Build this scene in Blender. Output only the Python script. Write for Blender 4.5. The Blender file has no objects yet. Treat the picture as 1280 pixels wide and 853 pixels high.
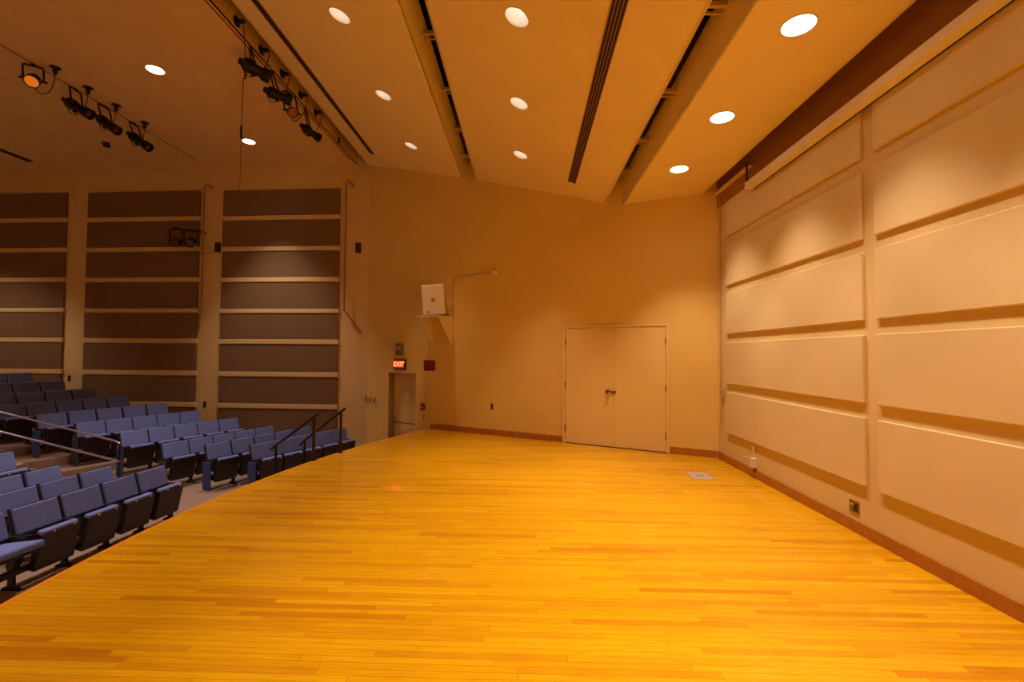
import bpy, bmesh, math, random
from mathutils import Vector, Matrix, Euler
random.seed(7)
S = bpy.context.scene
C = S.collection
PI = math.pi

# ------------------------------------------------------------------ camera, world, exposure
cam_d = bpy.data.cameras.new('camera'); cam = bpy.data.objects.new('camera', cam_d); C.objects.link(cam)
cam_d.sensor_width = 36.0; cam_d.lens = 36.0 * 569.0 / 1280.0; cam_d.clip_start = .02
cam.location = (0, 0, 1.65)
cam.rotation_euler = (math.radians(90) + 0.0288, -0.0065, math.atan(17 / 569.0))
S.camera = cam
S.view_settings.view_transform = 'Standard'; S.view_settings.look = 'None'
S.view_settings.gamma = 1.0; S.view_settings.use_curve_mapping = False
S.view_settings.exposure = 0.17
W = bpy.data.worlds.new('world'); S.world = W; W.use_nodes = True
W.node_tree.nodes['Background'].inputs[0].default_value = (1, .6, .3, 1)
W.node_tree.nodes['Background'].inputs[1].default_value = 0.02
WARM = (1.0, .765, .58)      # stage lamps
HOUSE = (1.0, .77, .66)     # auditorium lamps
P_STAGE3, P_STAGE2, P_STAGE1, P_HOUSE = 218, 275, 175, 500

# ------------------------------------------------------------------ helpers
def new_bm(): return bmesh.new()

def add_box(bm, x0, x1, y0, y1, z0, z1, M=None):
    vs = [bm.verts.new(Vector((x, y, z)) if M is None else M @ Vector((x, y, z)))
          for x, y, z in ((x0,y0,z0),(x1,y0,z0),(x1,y1,z0),(x0,y1,z0),(x0,y0,z1),(x1,y0,z1),(x1,y1,z1),(x0,y1,z1))]
    for f in ((3,2,1,0),(4,5,6,7),(0,1,5,4),(1,2,6,5),(2,3,7,6),(3,0,4,7)):
        bm.faces.new([vs[i] for i in f])
    return vs

def add_tube(bm, pts, r, n=10, cap=True):
    pts = [Vector(p) for p in pts]; rings = []
    up = None
    for i, p in enumerate(pts):
        d = (pts[min(i+1, len(pts)-1)] - pts[max(i-1, 0)]).normalized()
        if up is None:
            up = Vector((0,0,1)) if abs(d.z) < .9 else Vector((1,0,0))
        a = d.cross(up)
        if a.length < 1e-5: a = d.cross(Vector((0,1,0)))
        a.normalize(); b = a.cross(d).normalized(); up = b
        rr = r[i] if isinstance(r, (list, tuple)) else r
        rings.append([bm.verts.new(p + (a*math.cos(2*PI*k/n) + b*math.sin(2*PI*k/n))*rr) for k in range(n)])
    for i in range(len(rings)-1):
        for k in range(n):
            bm.faces.new((rings[i][k], rings[i][(k+1) % n], rings[i+1][(k+1) % n], rings[i+1][k]))
    if cap:
        bm.faces.new(rings[0][::-1]); bm.faces.new(rings[-1])

def lathe(bm, prof, M=Matrix(), n=24):
    """prof: (radius, height) along local z"""
    rings = []
    for r, z in prof:
        if r < 1e-6: rings.append([bm.verts.new(M @ Vector((0,0,z)))])
        else: rings.append([bm.verts.new(M @ Vector((r*math.cos(2*PI*k/n), r*math.sin(2*PI*k/n), z))) for k in range(n)])
    for A_, B_ in zip(rings, rings[1:]):
        for k in range(n):
            a0, a1 = A_[k % len(A_)], A_[(k+1) % len(A_)]
            b0, b1 = B_[k % len(B_)], B_[(k+1) % len(B_)]
            vs = []
            for v in (a0, a1, b1, b0):
                if v not in vs: vs.append(v)
            if len(vs) > 2: bm.faces.new(vs)

def add_prism(bm, poly, z0, z1, M=None):
    f = (lambda v: v) if M is None else (lambda v: M @ v)
    a = [bm.verts.new(f(Vector((x, y, z0)))) for x, y in poly]
    b = [bm.verts.new(f(Vector((x, y, z1)))) for x, y in poly]
    bm.faces.new(a[::-1]); bm.faces.new(b)
    for i in range(len(poly)):
        j = (i+1) % len(poly); bm.faces.new((a[i], a[j], b[j], b[i]))

def obj(name, bm, mat, parent=None, smooth=False, bevel=0, seg=2, fix=True):
    if fix: bmesh.ops.recalc_face_normals(bm, faces=bm.faces)
    me = bpy.data.meshes.new(name); bm.to_mesh(me); bm.free()
    if smooth:
        for p in me.polygons: p.use_smooth = True
    me.materials.append(mat)
    o = bpy.data.objects.new(name, me); C.objects.link(o)
    if parent: o.parent = parent
    if bevel:
        m = o.modifiers.new('bevel', 'BEVEL'); m.width = bevel; m.segments = seg; m.limit_method = 'ANGLE'
        m.angle_limit = math.radians(40)
    if smooth:
        m = o.modifiers.new('es', 'EDGE_SPLIT'); m.split_angle = math.radians(45)
    return o

def boxobj(name, b, mat, parent=None, bevel=0, M=None):
    bm = new_bm(); add_box(bm, *b, M=M); return obj(name, bm, mat, parent, bevel=bevel)

def tag(o, label, cat, group=None):
    o['label'] = label; o['category'] = cat
    if group: o['group'] = group
    return o

def thing(name, label, cat, loc=(0,0,0), rotz=0, group=None):
    o = bpy.data.objects.new(name, None); C.objects.link(o)
    o.empty_display_size = .1; o.location = loc; o.rotation_euler = (0,0,rotz)
    return tag(o, label, cat, group)

def struct(o):
    o['kind'] = 'structure'; return o

def dup(root, loc, rotz, label, group=None):
    r = root.copy(); C.objects.link(r); r.location = loc; r.rotation_euler = (root.rotation_euler[0], root.rotation_euler[1], rotz)
    r['label'] = label
    if group: r['group'] = group
    for ch in list(root.children):
        c = ch.copy(); C.objects.link(c); c.parent = r
        for g in ch.children:
            d = g.copy(); C.objects.link(d); d.parent = c
    return r

ORD = ['', 'first', 'second', 'third', 'fourth', 'fifth', 'sixth', 'seventh', 'eighth', 'ninth', 'tenth']

# ------------------------------------------------------------------ materials
def mat(name, col, rough=.6, metal=0, spec=.5, var=.0, vscale=8, bump=0, bscale=60, emit=None, estr=0, coat=0):
    m = bpy.data.materials.new(name); m.use_nodes = True
    nt = m.node_tree; b = nt.nodes['Principled BSDF']
    b.inputs['Base Color'].default_value = (*col, 1); b.inputs['Roughness'].default_value = rough
    b.inputs['Metallic'].default_value = metal; b.inputs['Specular IOR Level'].default_value = spec
    b.inputs['Coat Weight'].default_value = coat
    tc = nt.nodes.new('ShaderNodeTexCoord')
    n = nt.nodes.new('ShaderNodeTexNoise'); n.inputs['Scale'].default_value = vscale; n.inputs['Detail'].default_value = 4
    nt.links.new(tc.outputs['Object'], n.inputs['Vector'])
    if var:
        mr = nt.nodes.new('ShaderNodeMapRange'); mr.inputs[1].default_value = .3; mr.inputs[2].default_value = .7
        mr.inputs[3].default_value = 1-var; mr.inputs[4].default_value = 1+var
        nt.links.new(n.outputs['Fac'], mr.inputs[0])
        vm = nt.nodes.new('ShaderNodeVectorMath'); vm.operation = 'SCALE'; vm.inputs[0].default_value = col
        nt.links.new(mr.outputs[0], vm.inputs['Scale']); nt.links.new(vm.outputs[0], b.inputs['Base Color'])
    if bump:
        n2 = nt.nodes.new('ShaderNodeTexNoise'); n2.inputs['Scale'].default_value = bscale; n2.inputs['Detail'].default_value = 3
        nt.links.new(tc.outputs['Object'], n2.inputs['Vector'])
        bp = nt.nodes.new('ShaderNodeBump'); bp.inputs['Strength'].default_value = bump; bp.inputs['Distance'].default_value = .01
        nt.links.new(n2.outputs['Fac'], bp.inputs['Height']); nt.links.new(bp.outputs[0], b.inputs['Normal'])
    if emit:
        b.inputs['Emission Color'].default_value = (*emit, 1); b.inputs['Emission Strength'].default_value = estr
    return m

def wood_floor():
    m = bpy.data.materials.new('stage_boards'); m.use_nodes = True
    nt = m.node_tree; N = nt.nodes; L = nt.links; b = N['Principled BSDF']
    tc = N.new('ShaderNodeTexCoord')
    br = N.new('ShaderNodeTexBrick'); br.offset = .37; br.offset_frequency = 2; br.squash = 1
    br.inputs['Scale'].default_value = 1; br.inputs['Brick Width'].default_value = 1.05; br.inputs['Row Height'].default_value = .050
    br.inputs['Mortar Size'].default_value = .0014; br.inputs['Mortar Smooth'].default_value = .3
    br.inputs['Color1'].default_value = (0,0,0,1); br.inputs['Color2'].default_value = (1,1,1,1); br.inputs['Mortar'].default_value = (.5,.5,.5,1)
    # uneven board lengths: shift each row sideways by noise of its row number
    sep = N.new('ShaderNodeSeparateXYZ'); L.new(tc.outputs['Object'], sep.inputs[0])
    dv = N.new('ShaderNodeMath'); dv.operation = 'DIVIDE'; dv.inputs[1].default_value = .050; L.new(sep.outputs['Y'], dv.inputs[0])
    fl = N.new('ShaderNodeMath'); fl.operation = 'FLOOR'; L.new(dv.outputs[0], fl.inputs[0])
    wn = N.new('ShaderNodeTexWhiteNoise'); wn.noise_dimensions = '1D'; L.new(fl.outputs[0], wn.inputs['W'])
    ad = N.new('ShaderNodeMath'); ad.operation = 'MULTIPLY_ADD'; ad.inputs[1].default_value = 3.1
    L.new(wn.outputs['Value'], ad.inputs[0]); L.new(sep.outputs['X'], ad.inputs[2])
    cb = N.new('ShaderNodeCombineXYZ'); L.new(ad.outputs[0], cb.inputs[0]); L.new(sep.outputs['Y'], cb.inputs[1])
    L.new(cb.outputs[0], br.inputs['Vector'])
    rp = N.new('ShaderNodeValToRGB'); e = rp.color_ramp.elements
    e[0].position = 0; e[0].color = (.60, .235, .004, 1); e[1].position = 1; e[1].color = (.82, .44, .006, 1)
    for p, c in ((.10, (.69, .31, .005, 1)), (.45, (.76, .38, .004, 1)), (.8, (.79, .41, .005, 1))):
        x = e.new(p); x.color = c
    L.new(br.outputs['Color'], rp.inputs[0])
    # grain
    mp = N.new('ShaderNodeMapping'); mp.inputs['Scale'].default_value = (2.5, 95, 1); L.new(cb.outputs[0], mp.inputs[0])
    ns = N.new('ShaderNodeTexNoise'); ns.inputs['Scale'].default_value = 1.5; ns.inputs['Detail'].default_value = 6; ns.inputs['Distortion'].default_value = .6
    L.new(mp.outputs[0], ns.inputs['Vector'])
    mr = N.new('ShaderNodeMapRange'); mr.inputs[1].default_value = .32; mr.inputs[2].default_value = .68; mr.inputs[3].default_value = .80; mr.inputs[4].default_value = 1.10
    L.new(ns.outputs['Fac'], mr.inputs[0])
    # broad wear
    n3 = N.new('ShaderNodeTexNoise'); n3.inputs['Scale'].default_value = .8; n3.inputs['Detail'].default_value = 3; L.new(tc.outputs['Object'], n3.inputs['Vector'])
    m3 = N.new('ShaderNodeMapRange'); m3.inputs[1].default_value = .3; m3.inputs[2].default_value = .7; m3.inputs[3].default_value = .93; m3.inputs[4].default_value = 1.05
    L.new(n3.outputs['Fac'], m3.inputs[0])
    mu = N.new('ShaderNodeMath'); mu.operation = 'MULTIPLY'; L.new(mr.outputs[0], mu.inputs[0]); L.new(m3.outputs[0], mu.inputs[1])
    # seams
    s1 = N.new('ShaderNodeMapRange'); s1.inputs[3].default_value = 1; s1.inputs[4].default_value = .45; L.new(br.outputs['Fac'], s1.inputs[0])
    mu2 = N.new('ShaderNodeMath'); mu2.operation = 'MULTIPLY'; L.new(mu.outputs[0], mu2.inputs[0]); L.new(s1.outputs[0], mu2.inputs[1])
    vm = N.new('ShaderNodeVectorMath'); vm.operation = 'SCALE'; L.new(rp.outputs[0], vm.inputs[0]); L.new(mu2.outputs[0], vm.inputs['Scale'])
    L.new(vm.outputs[0], b.inputs['Base Color'])
    b.inputs['Roughness'].default_value = .30
    b.inputs['Specular IOR Level'].default_value = .25
    b.inputs['Specular Tint'].default_value = (1, .75, .4, 1)
    b.inputs['Coat Weight'].default_value = .35; b.inputs['Coat Roughness'].default_value = .07
    bp = N.new('ShaderNodeBump'); bp.inputs['Strength'].default_value = .08; bp.inputs['Distance'].default_value = .002
    L.new(mu2.outputs[0], bp.inputs['Height']); L.new(bp.outputs[0], b.inputs['Normal'])
    return m

M_WALL = mat('cream_wall', (.76, .565, .25), .75, var=.03, vscale=1.5, bump=.05)
M_SIDE = mat('side_wall_paint', (.84, .60, .17), .75, var=.03, vscale=1.5, bump=.05)
M_PANEL = mat('cream_panel', (.77, .60, .31), .7, var=.04, vscale=1.2, bump=.03)
M_CEIL = mat('ceiling_plaster', (.92, .73, .34), .85, var=.03, vscale=2, bump=.05)
M_HCEIL = mat('house_ceiling_plaster', (.80, .55, .24), .85, var=.05, vscale=2, bump=.1)
M_PLEN = mat('plenum_dark', (.03, .02, .015), .9)
M_DOOR = mat('door_paint', (.86, .64, .24), .5, var=.02, vscale=3)
M_SLOT = mat('slot_dark', (.025, .015, .01), .8)
M_SLAT = mat('diffuser_metal', (.35, .18, .08), .5, metal=.3)
M_BASE = mat('baseboard_oak', (.46, .165, .020), .4, var=.12, vscale=12)
M_EDGE = mat('edge_board', (.74, .30, .006), .35, var=.1, vscale=10)
M_FLOOR = wood_floor()
M_CARPET = mat('brown_carpet', (.34, .23, .165), .95, var=.2, vscale=18, bump=.6, bscale=300)
M_NOSE = mat('step_nosing', (.75, .58, .34), .7)
M_FAB = mat('acoustic_fabric', (.225, .130, .060), .95, var=.18, vscale=60, bump=.6, bscale=200)
M_BLUE = mat('blue_fabric', (.155, .215, .55), .9, var=.12, vscale=70, bump=.4, bscale=250)
M_BLUEP = mat('blue_end_panel', (.03, .07, .27), .6, var=.1, vscale=30)
M_GREYP = mat('grey_end_panel', (.06, .06, .075), .7, var=.1, vscale=30)
M_SHELL = mat('chair_shell', (.018, .012, .016), .45, var=.2, vscale=20)
M_UNDER = mat('seat_underside', (.022, .010, .012), .4, var=.3, vscale=14)
M_BLACK = mat('black_metal', (.012, .010, .011), .4, metal=.3)
M_CABLE = mat('cable_rubber', (.05, .018, .01), .6)
M_CHROME = mat('chrome', (.7, .7, .7), .2, metal=1)
M_BRASS = mat('worn_brass', (.30, .18, .07), .35, metal=1)
M_RAIL = mat('satin_rail', (.55, .55, .85), .3, metal=.85)
M_BRONZE = mat('bronze_rail', (.045, .025, .02), .35, metal=.6)
M_WHITE = mat('reflector_white', (.95, .93, .9), .35)
M_LAMP = mat('lamp_glow', (1, 1, 1), .5, emit=(1, .86, .66), estr=14)
M_LAMP2 = mat('lamp_glow_soft', (1, 1, 1), .5, emit=(1, .86, .72), estr=3.2)
M_LAMPH = mat('lamp_glow_house', (1, 1, 1), .5, emit=(1, .88, .74), estr=12)
M_AMBER = mat('amber_lens', (.5, .15, .02), .2, emit=(1, .26, .02), estr=.45)
M_LENS = mat('dark_lens', (.10, .03, .03), .12, spec=.9)
M_SPK = mat('speaker_ivory', (.83, .72, .52), .5, var=.03, vscale=10)
M_GREY = mat('grey_metal', (.25, .2, .15), .5, metal=.4)
M_PLATE = mat('floor_plate', (.62, .55, .52), .35, metal=.4)
M_RED = mat('red_plastic', (.22, .012, .012), .4)
M_SIGN = mat('sign_case', (.03, .012, .012), .4)
M_SIGNF = mat('sign_face', (.25, .01, .01), .4, emit=(1, .02, .01), estr=.35)
M_LED = mat('sign_letters', (1, .3, .1), .4, emit=(1, .09, .03), estr=6)
M_COND = mat('painted_conduit', (.62, .42, .20), .6)
M_COND_SHADE = mat('shaded_conduit', (.36, .21, .085), .6)  # conduit colour darkened to carry the shade on the pier pipes
M_SEAM = mat('ceiling_seam', (.16, .08, .035), .8)
M_FABH = mat('hole_dark', (.05, .03, .02), .8)

# ------------------------------------------------------------------ the stage side wall frame
A = Vector((3.11, 7.46, 0)); CC = Vector((-3.80, 10.85, 0)); D = Vector((-16.2, 11.36, 0))
U1 = (CC - A).normalized(); N1 = Vector((U1.y, -U1.x, 0)); N1 = N1 if N1.y < 0 else -N1
LEN1 = (CC - A).length
def frame(O, U, Nn):      # local: x along wall, y out into the room, z up
    return Matrix(((U.x, Nn.x, 0, O.x), (U.y, Nn.y, 0, O.y), (0, 0, 1, 0), (0, 0, 0, 1)))
F1 = frame(A, U1, N1)
U3 = (D - CC).normalized(); N3 = Vector((U3.y, -U3.x, 0)); N3 = N3 if N3.y < 0 else -N3
F3 = frame(CC, U3, N3)
def s1(X): return (A.x - X) / -U1.x      # distance along the side wall for a given x
def s3(X): return (CC.x - X) / -U3.x
FZ = -.85                                 # auditorium floor

def wall_with_holes(name, Fm, s0, s1_, z0, z1, holes, th=.25, m=None):
    bm = new_bm(); ss = sorted({s0, s1_, *[h[0] for h in holes], *[h[1] for h in holes]})
    for a, b in zip(ss, ss[1:]):
        hs = [h for h in holes if h[0] <= a + 1e-6 and h[1] >= b - 1e-6]
        if not hs: add_box(bm, a, b, -th, 0, z0, z1, M=Fm)
        for h in hs:
            if h[2] > z0: add_box(bm, a, b, -th, 0, z0, h[2], M=Fm)
            if h[3] < z1: add_box(bm, a, b, -th, 0, h[3], z1, M=Fm)
    bmesh.ops.remove_doubles(bm, verts=bm.verts, dist=1e-5)
    return struct(obj(name, bm, m or M_WALL))

EX0, EX1, EXZ = s1(-2.455), s1(-3.185), 1.20
wall_with_holes('wall_stage_side', F1, -.05, LEN1 + .05, FZ - .1, 7.3, [(EX0, EX1, FZ, EXZ)], m=M_SIDE)
bm = new_bm(); add_box(bm, 0, (D - CC).length, -.25, 0, FZ - .1, 7.3, M=F3)
struct(obj('wall_auditorium_side', bm, M_WALL))
struct(boxobj('wall_stage_back', (3.11, 3.36, -3.6, 7.6, FZ - .1, 7.3), M_WALL))
struct(boxobj('wall_rear', (-16.4, 3.36, -3.85, -3.6, FZ - .1, 7.3), M_WALL))
struct(boxobj('wall_auditorium_back', (-16.65, -16.2, -3.7, 11.7, FZ - .1, 7.3), M_WALL))

# ------------------------------------------------------------------ floors
def arc_x(y): return .04523*y*y - .40424*y - 2.5976
arc = [(arc_x(y), y) for y in [-3.6 + 13.62*i/60 for i in range(61)]]
arc[-1] = (-2.115, 10.02)
poly = [(3.11, -3.6), (3.11, 7.46), (-2.115, 10.02)] + arc[::-1][1:]
bm = new_bm(); add_prism(bm, [(x, y) for x, y in poly], -.04, 0)
struct(obj('floor', bm, M_FLOOR))
bm = new_bm(); add_prism(bm, [(x + .05, y) for x, y in poly if x < 3] + [(3.05, -3.55), (3.05, 7.40)], FZ, -.04)
struct(obj('floor', bm, mat('stage_front', (.10, .05, .03), .6)))
bm = new_bm()                                   # border board bent along the edge of the stage
pr = []
for i, (x, y) in enumerate(arc):
    a, b = arc[max(i-1, 0)], arc[min(i+1, len(arc)-1)]
    t = Vector((b[0]-a[0], b[1]-a[1], 0)).normalized(); n = Vector((-t.y, t.x, 0))
    p = Vector((x, y, 0)); pr.append([bm.verts.new(q) for q in (p - n*.035 + Vector((0,0,.002)), p + n*.012 + Vector((0,0,.002)), p + n*.012 - Vector((0,0,.045)), p - n*.035 - Vector((0,0,.045)))])
for a, b in zip(pr, pr[1:]):
    for k in range(4): bm.faces.new((a[k], b[k], b[(k+1) % 4], a[(k+1) % 4]))
struct(obj('trim_1', bm, M_EDGE))

# auditorium terraces.  rows: number, aisle seat, wall seat (top of the backs), floor level
rows = [(1, (-5.03, 8.23), (-4.10, 10.29), -.85), (2, (-5.85, 8.18), (-4.97, 10.44), -.85), (3, (-6.70, 8.22), (-5.83, 10.40), -.85),
        (4, (-7.72, 8.47), (-6.83, 10.65), -.70), (5, (-8.72, 8.60), (-7.80, 10.72), -.55), (6, (-9.38, 8.47), (-8.66, 10.78), -.38),
        (7, (-10.20, 8.45), (-9.62, 10.78), -.22), (8, (-11.05, 8.40), (-10.45, 10.78), -.05), (9, (-11.80, 8.40), (-11.22, 10.78), .13), (10, (-12.60, 8.35), (-12.04, 10.78), .32)]
nearx = {1: -5.42, 2: -6.16, 3: -6.95, 4: -7.90, 5: -8.75, 6: -9.50, 7: -10.3, 8: -11.1, 9: -11.9, 10: -12.7}
struct(boxobj('floor', (-16.3, -.4, -3.7, 11.3, FZ - .12, FZ), M_CARPET))
NY0 = -3.6
def front_line(k, off):
    _, p, q, z = rows[k-1]
    u = Vector((q[0]-p[0], q[1]-p[1])).normalized(); fw = Vector((u.y, -u.x))
    a = Vector(p) - u*.35 + fw*off; b = Vector(q) + u*.9 + fw*off
    return [(nearx[k] + off, NY0), (nearx[k] + off, 6.9), (a.x, a.y), (b.x, b.y)]
for k in range(4, 11):
    z = rows[k-1][3]; zp = rows[k-2][3]
    ln = front_line(k, .44)
    bm = new_bm(); add_prism(bm, ln + [(-16.25, 11.3), (-16.25, NY0)], FZ if k == 4 else zp, z)
    struct(obj('floor', bm, M_CARPET))
    # half step in the aisle
    a = Vector(ln[1]) + Vector((0, .12)); b = Vector(ln[2]) - Vector((0, .0))
    bm = new_bm(); add_prism(bm, [(a.x - .01, a.y), (a.x + .30, a.y), (b.x + .30, b.y), (b.x - .01, b.y)], zp, (z + zp)/2)
    struct(obj('floor', bm, M_CARPET))
    bm = new_bm(); add_prism(bm, [(a.x - .06, a.y), (a.x + .005, a.y), (b.x + .005, b.y), (b.x - .06, b.y)], z - .02, z + .006)
    struct(obj('trim_%d' % (k - 2), bm, M_NOSE))

# ------------------------------------------------------------------ ceilings with real round openings for the lamps
def plate(name, fr, w, v0, v1, holes, m, back=.03, r=.128, side_up=(0, 0)):
    """fr: matrix, local x across, y along, z up.  underside at z=0."""
    bm = new_bm(); vc = {}
    def V(x, y, z=0):
        k = (round(x, 4), round(y, 4), round(z, 4))
        if k not in vc: vc[k] = bm.verts.new(fr @ Vector(k))
        return vc[k]
    def quad(x0, x1, y0, y1):
        if x1 - x0 > 1e-4 and y1 - y0 > 1e-4: bm.faces.new((V(x0,y0), V(x0,y1), V(x1,y1), V(x1,y0)))
    q = r * 1.6; v = v0
    for (u, vv) in sorted(holes, key=lambda h: h[1]):
        quad(0, w, v, vv - q); quad(0, u - q, vv - q, vv + q); quad(u + q, w, vv - q, vv + q)
        n = 32; rin = []; rout = []
        for k in range(n):
            a = 2*PI*k/n; c, s_ = math.cos(a), math.sin(a); t = 1/max(abs(c), abs(s_))
            rin.append(V(u + r*c, vv + r*s_)); rout.append(V(u + q*c*t, vv + q*s_*t))
        for k in range(n): bm.faces.new((rin[k], rin[(k+1) % n], rout[(k+1) % n], rout[k]))
        v = vv + q
    quad(0, w, v, v1)
    for x, h in ((0, side_up[0]), (w, side_up[1])):       # upstands
        if h:
            sg = -1 if x == 0 else 1
            add_box(bm, min(x, x - sg*.03), max(x, x - sg*.03), v0, v1, 0.0, h, M=fr)
    ob = struct(obj(name, bm, m, fix=False))
    for p in ob.data.polygons:
        pass
    return ob

def strip_frame(L, R_, y0=0):
    ux = Vector((R_[0]-L[0], 0, R_[1]-L[1])); w = ux.length; ux.normalize()
    uz = ux.cross(Vector((0, 1, 0))).normalized()
    if uz.z < 0: uz = -uz
    return Matrix(((ux.x, 0, uz.x, L[0]), (ux.y, 1, uz.y, y0), (ux.z, 0, uz.z, L[1]), (0, 0, 0, 1))), w, ux

def downlight(fr, u, v, label, group, r=.128, depth=.16, lampmat=None, power=100, color=WARM, spot=78, blend=.35, dim=False):
    t = tag(bpy.data.objects.new('recessed_downlight', None), label, 'ceiling light', group); C.objects.link(t)
    t.matrix_world = fr @ Matrix.Translation((u, v, 0)); t.empty_display_size = .1
    bm = new_bm(); lathe(bm, [(r-.004, 0.012), (r-.004, -.004), (r+.012, -.004), (r+.012, 0), (r, .0005)], n=32); obj('trim_ring', bm, M_SPK, t, smooth=True)
    bm = new_bm(); lathe(bm, [(r, 0), (r*.97, depth*.4), (r*.8, depth*.8), (r*.55, depth), (0, depth)], n=32); obj('reflector', bm, M_WHITE, t, smooth=True)
    bm = new_bm(); rr = r*.9 if not dim else r*.42
    zz = depth*.35 if not dim else depth*.8
    lathe(bm, [(0, zz - (.0 if not dim else .035)), (rr*.7, zz - (.0 if not dim else .028)), (rr, zz), (0, zz + .01)], n=24); obj('lamp', bm, lampmat, t, smooth=True)
    ld = bpy.data.lights.new('lamp_light', 'SPOT'); ld.energy = power; ld.color = color; ld.spot_size = math.radians(spot)
    ld.spot_blend = blend; ld.shadow_soft_size = .09
    lo = bpy.data.objects.new('lamp_light', ld); C.objects.link(lo)
    p = t.matrix_world.to_translation(); lo.parent = t
    lo.matrix_world = Matrix.Translation(p + Vector((0, 0, -.02)))
    lo.matrix_parent_inverse = t.matrix_world.inverted()
    lo.matrix_basis = Matrix.Translation(p + Vector((0, 0, -.02)))
    return t

HY = 6.245                                          # house ceiling level
STR = {1: ((-3.88, 6.255), (-1.37, 5.43)), 2: ((-1.08, 5.35), (1.44, 4.42)), 3: ((1.72, 4.35), (2.92, 4.325))}
LX = {1: (-2.27, [8.755, 7.01, 5.32, 3.6, 1.9, .2, -1.5]), 2: (-.107, [7.54, 5.97, 4.42, 2.85, 1.3, -.3, -1.9]), 3: (2.205, [6.58, 5.137, 3.695, 2.25, .8, -.65, -2.1])}
PW = {1: P_STAGE1, 2: P_STAGE2, 3: P_STAGE3}
WH = {1: 'left stage ceiling strip', 2: 'middle stage ceiling strip', 3: 'right stage ceiling strip'}
for k in (1, 2, 3):
    L, R_ = STR[k]; fr, w, ux = strip_frame(L, R_)
    hx, ys = LX[k]; u = (hx - L[0]) / ux.x
    # each strip's far end is cut along the side wall
    def ywall(x): return A.y + s1(x) * U1.y
    yend = min(ywall(L[0]), ywall(R_[0])) - .003
    plate('ceiling', fr, w, -3.6, yend, [(u, y) for y in ys], M_CEIL, side_up={1: (.35, .34), 2: (.35, .4), 3: (.51, .35)}[k])
    bm = new_bm()                                   # the triangle left over against the slanted wall
    y0, y1 = ywall(L[0]), ywall(R_[0])
    tri = [(0, yend), (w, yend), (w, y1), (0, y0)]
    vs = [bm.verts.new(fr @ Vector((x, y, 0))) for x, y in tri]; bm.faces.new(vs)
    vs = [bm.verts.new(fr @ Vector((x, y, .02))) for x, y in tri]; bm.faces.new(vs)
    o = obj('ceiling', bm, M_CEIL, fix=False); struct(o)
    if k < 3:
        for x, h in ((0, .35), (w, .34)):
            sg = -1 if x == 0 else 1
            b2 = new_bm(); add_box(b2, min(x, x - sg*.03), max(x, x - sg*.03), yend, (y0 if x == 0 else y1), 0, h, M=fr); struct(obj('ceiling', b2, M_CEIL))
    else:
        b2 = new_bm(); add_box(b2, 0, .03, yend, y0, 0, .51, M=fr); struct(obj('ceiling', b2, M_CEIL))
    for i, y in enumerate(ys):
        where = ('%s from the side wall' % ['nearest lamp', 'second lamp', 'third lamp', 'fourth lamp', 'fifth lamp', 'sixth lamp', 'seventh lamp'][i])
        if i == 0: where = 'lamp nearest the side wall'
        downlight(fr, u, y, 'round recessed downlight in the %s, %s' % (WH[k], where), 'downlights in the stage ceiling',
                  lampmat=M_LAMP if k == 3 else M_LAMP2, power=PW[k], dim=(k != 3), spot=80 if k == 3 else (62 if k == 2 else 56), blend=.75 if k == 3 else .9)
    # linear air diffuser
    if k < 3:
        u0, u1 = ((-3.50 - L[0])/ux.x, (-3.40 - L[0])/ux.x) if k == 1 else ((.725 - L[0])/ux.x, (.85 - L[0])/ux.x)
        y1_ = 9.95 if k == 1 else 7.88
        t = tag(bpy.data.objects.new('linear_air_diffuser', None), 'long dark slotted air diffuser running along the %s' % WH[k], 'air vent', 'linear diffusers'); C.objects.link(t)
        t.matrix_world = fr @ Matrix.Translation((0, 0, 0))
        boxobj('slot', (u0, u1, -3.4, y1_, -.004, -.001), M_SLOT, t)
        wd = u1 - u0; nsl = 5
        for j in (range(nsl) if k == 2 else (0, 4)):
            c = u0 + wd*(j + .0)/(nsl-1)
            boxobj('slat', (c - .005, c + .005, -3.4, y1_, -.012, -.003), M_SLAT, t)
        boxobj('end_cap', (u0 - .005, u1 + .005, y1_, y1_ + .012, -.012, -.001), M_SLAT, t)

# house ceiling plate
fr = Matrix.Translation((-10.05, 0, HY)); hl = [9.62, 7.11, 4.6, 2.1, -.4]
yh = CC.y + (s3(-4.13)) * U3.y
plate('ceiling', fr, 10.05 - 4.13, -3.6, 10.835, [(10.05 - 6.06, y) for y in hl], M_HCEIL)
bm = new_bm(); add_box(bm, -10.05, -4.13, 10.83, 11.2, HY + .0002, HY + .03); struct(obj('ceiling', bm, M_HCEIL))
struct(boxobj('ceiling', (-4.16, -4.13, -3.6, 11.0, HY, HY + .62), M_HCEIL))
bm = new_bm()
vs = [bm.verts.new(v) for v in ((-10.05, -3.6, HY), (-16.3, -3.6, HY - .28), (-16.3, 11.5, HY - .28), (-10.05, 11.5, HY))]; bm.faces.new(vs)
vs = [bm.verts.new(v) for v in ((-10.05, -3.6, HY+.03), (-16.3, -3.6, HY - .25), (-16.3, 11.5, HY - .25), (-10.05, 11.5, HY+.03))]; bm.faces.new(vs)
struct(obj('ceiling', bm, M_HCEIL, fix=False))
for i, y in enumerate(hl):
    nm = ['lamp nearest the auditorium side wall', 'second lamp from the auditorium side wall', 'third lamp from the auditorium side wall', 'fourth lamp from the auditorium side wall', 'fifth lamp from the auditorium side wall'][i]
    downlight(fr, 10.05 - 6.06, y, 'round recessed downlight in the auditorium ceiling, %s' % nm, 'downlights in the auditorium ceiling',
              lampmat=M_LAMPH, power=P_HOUSE, color=HOUSE, spot=72, blend=.8)
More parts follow.
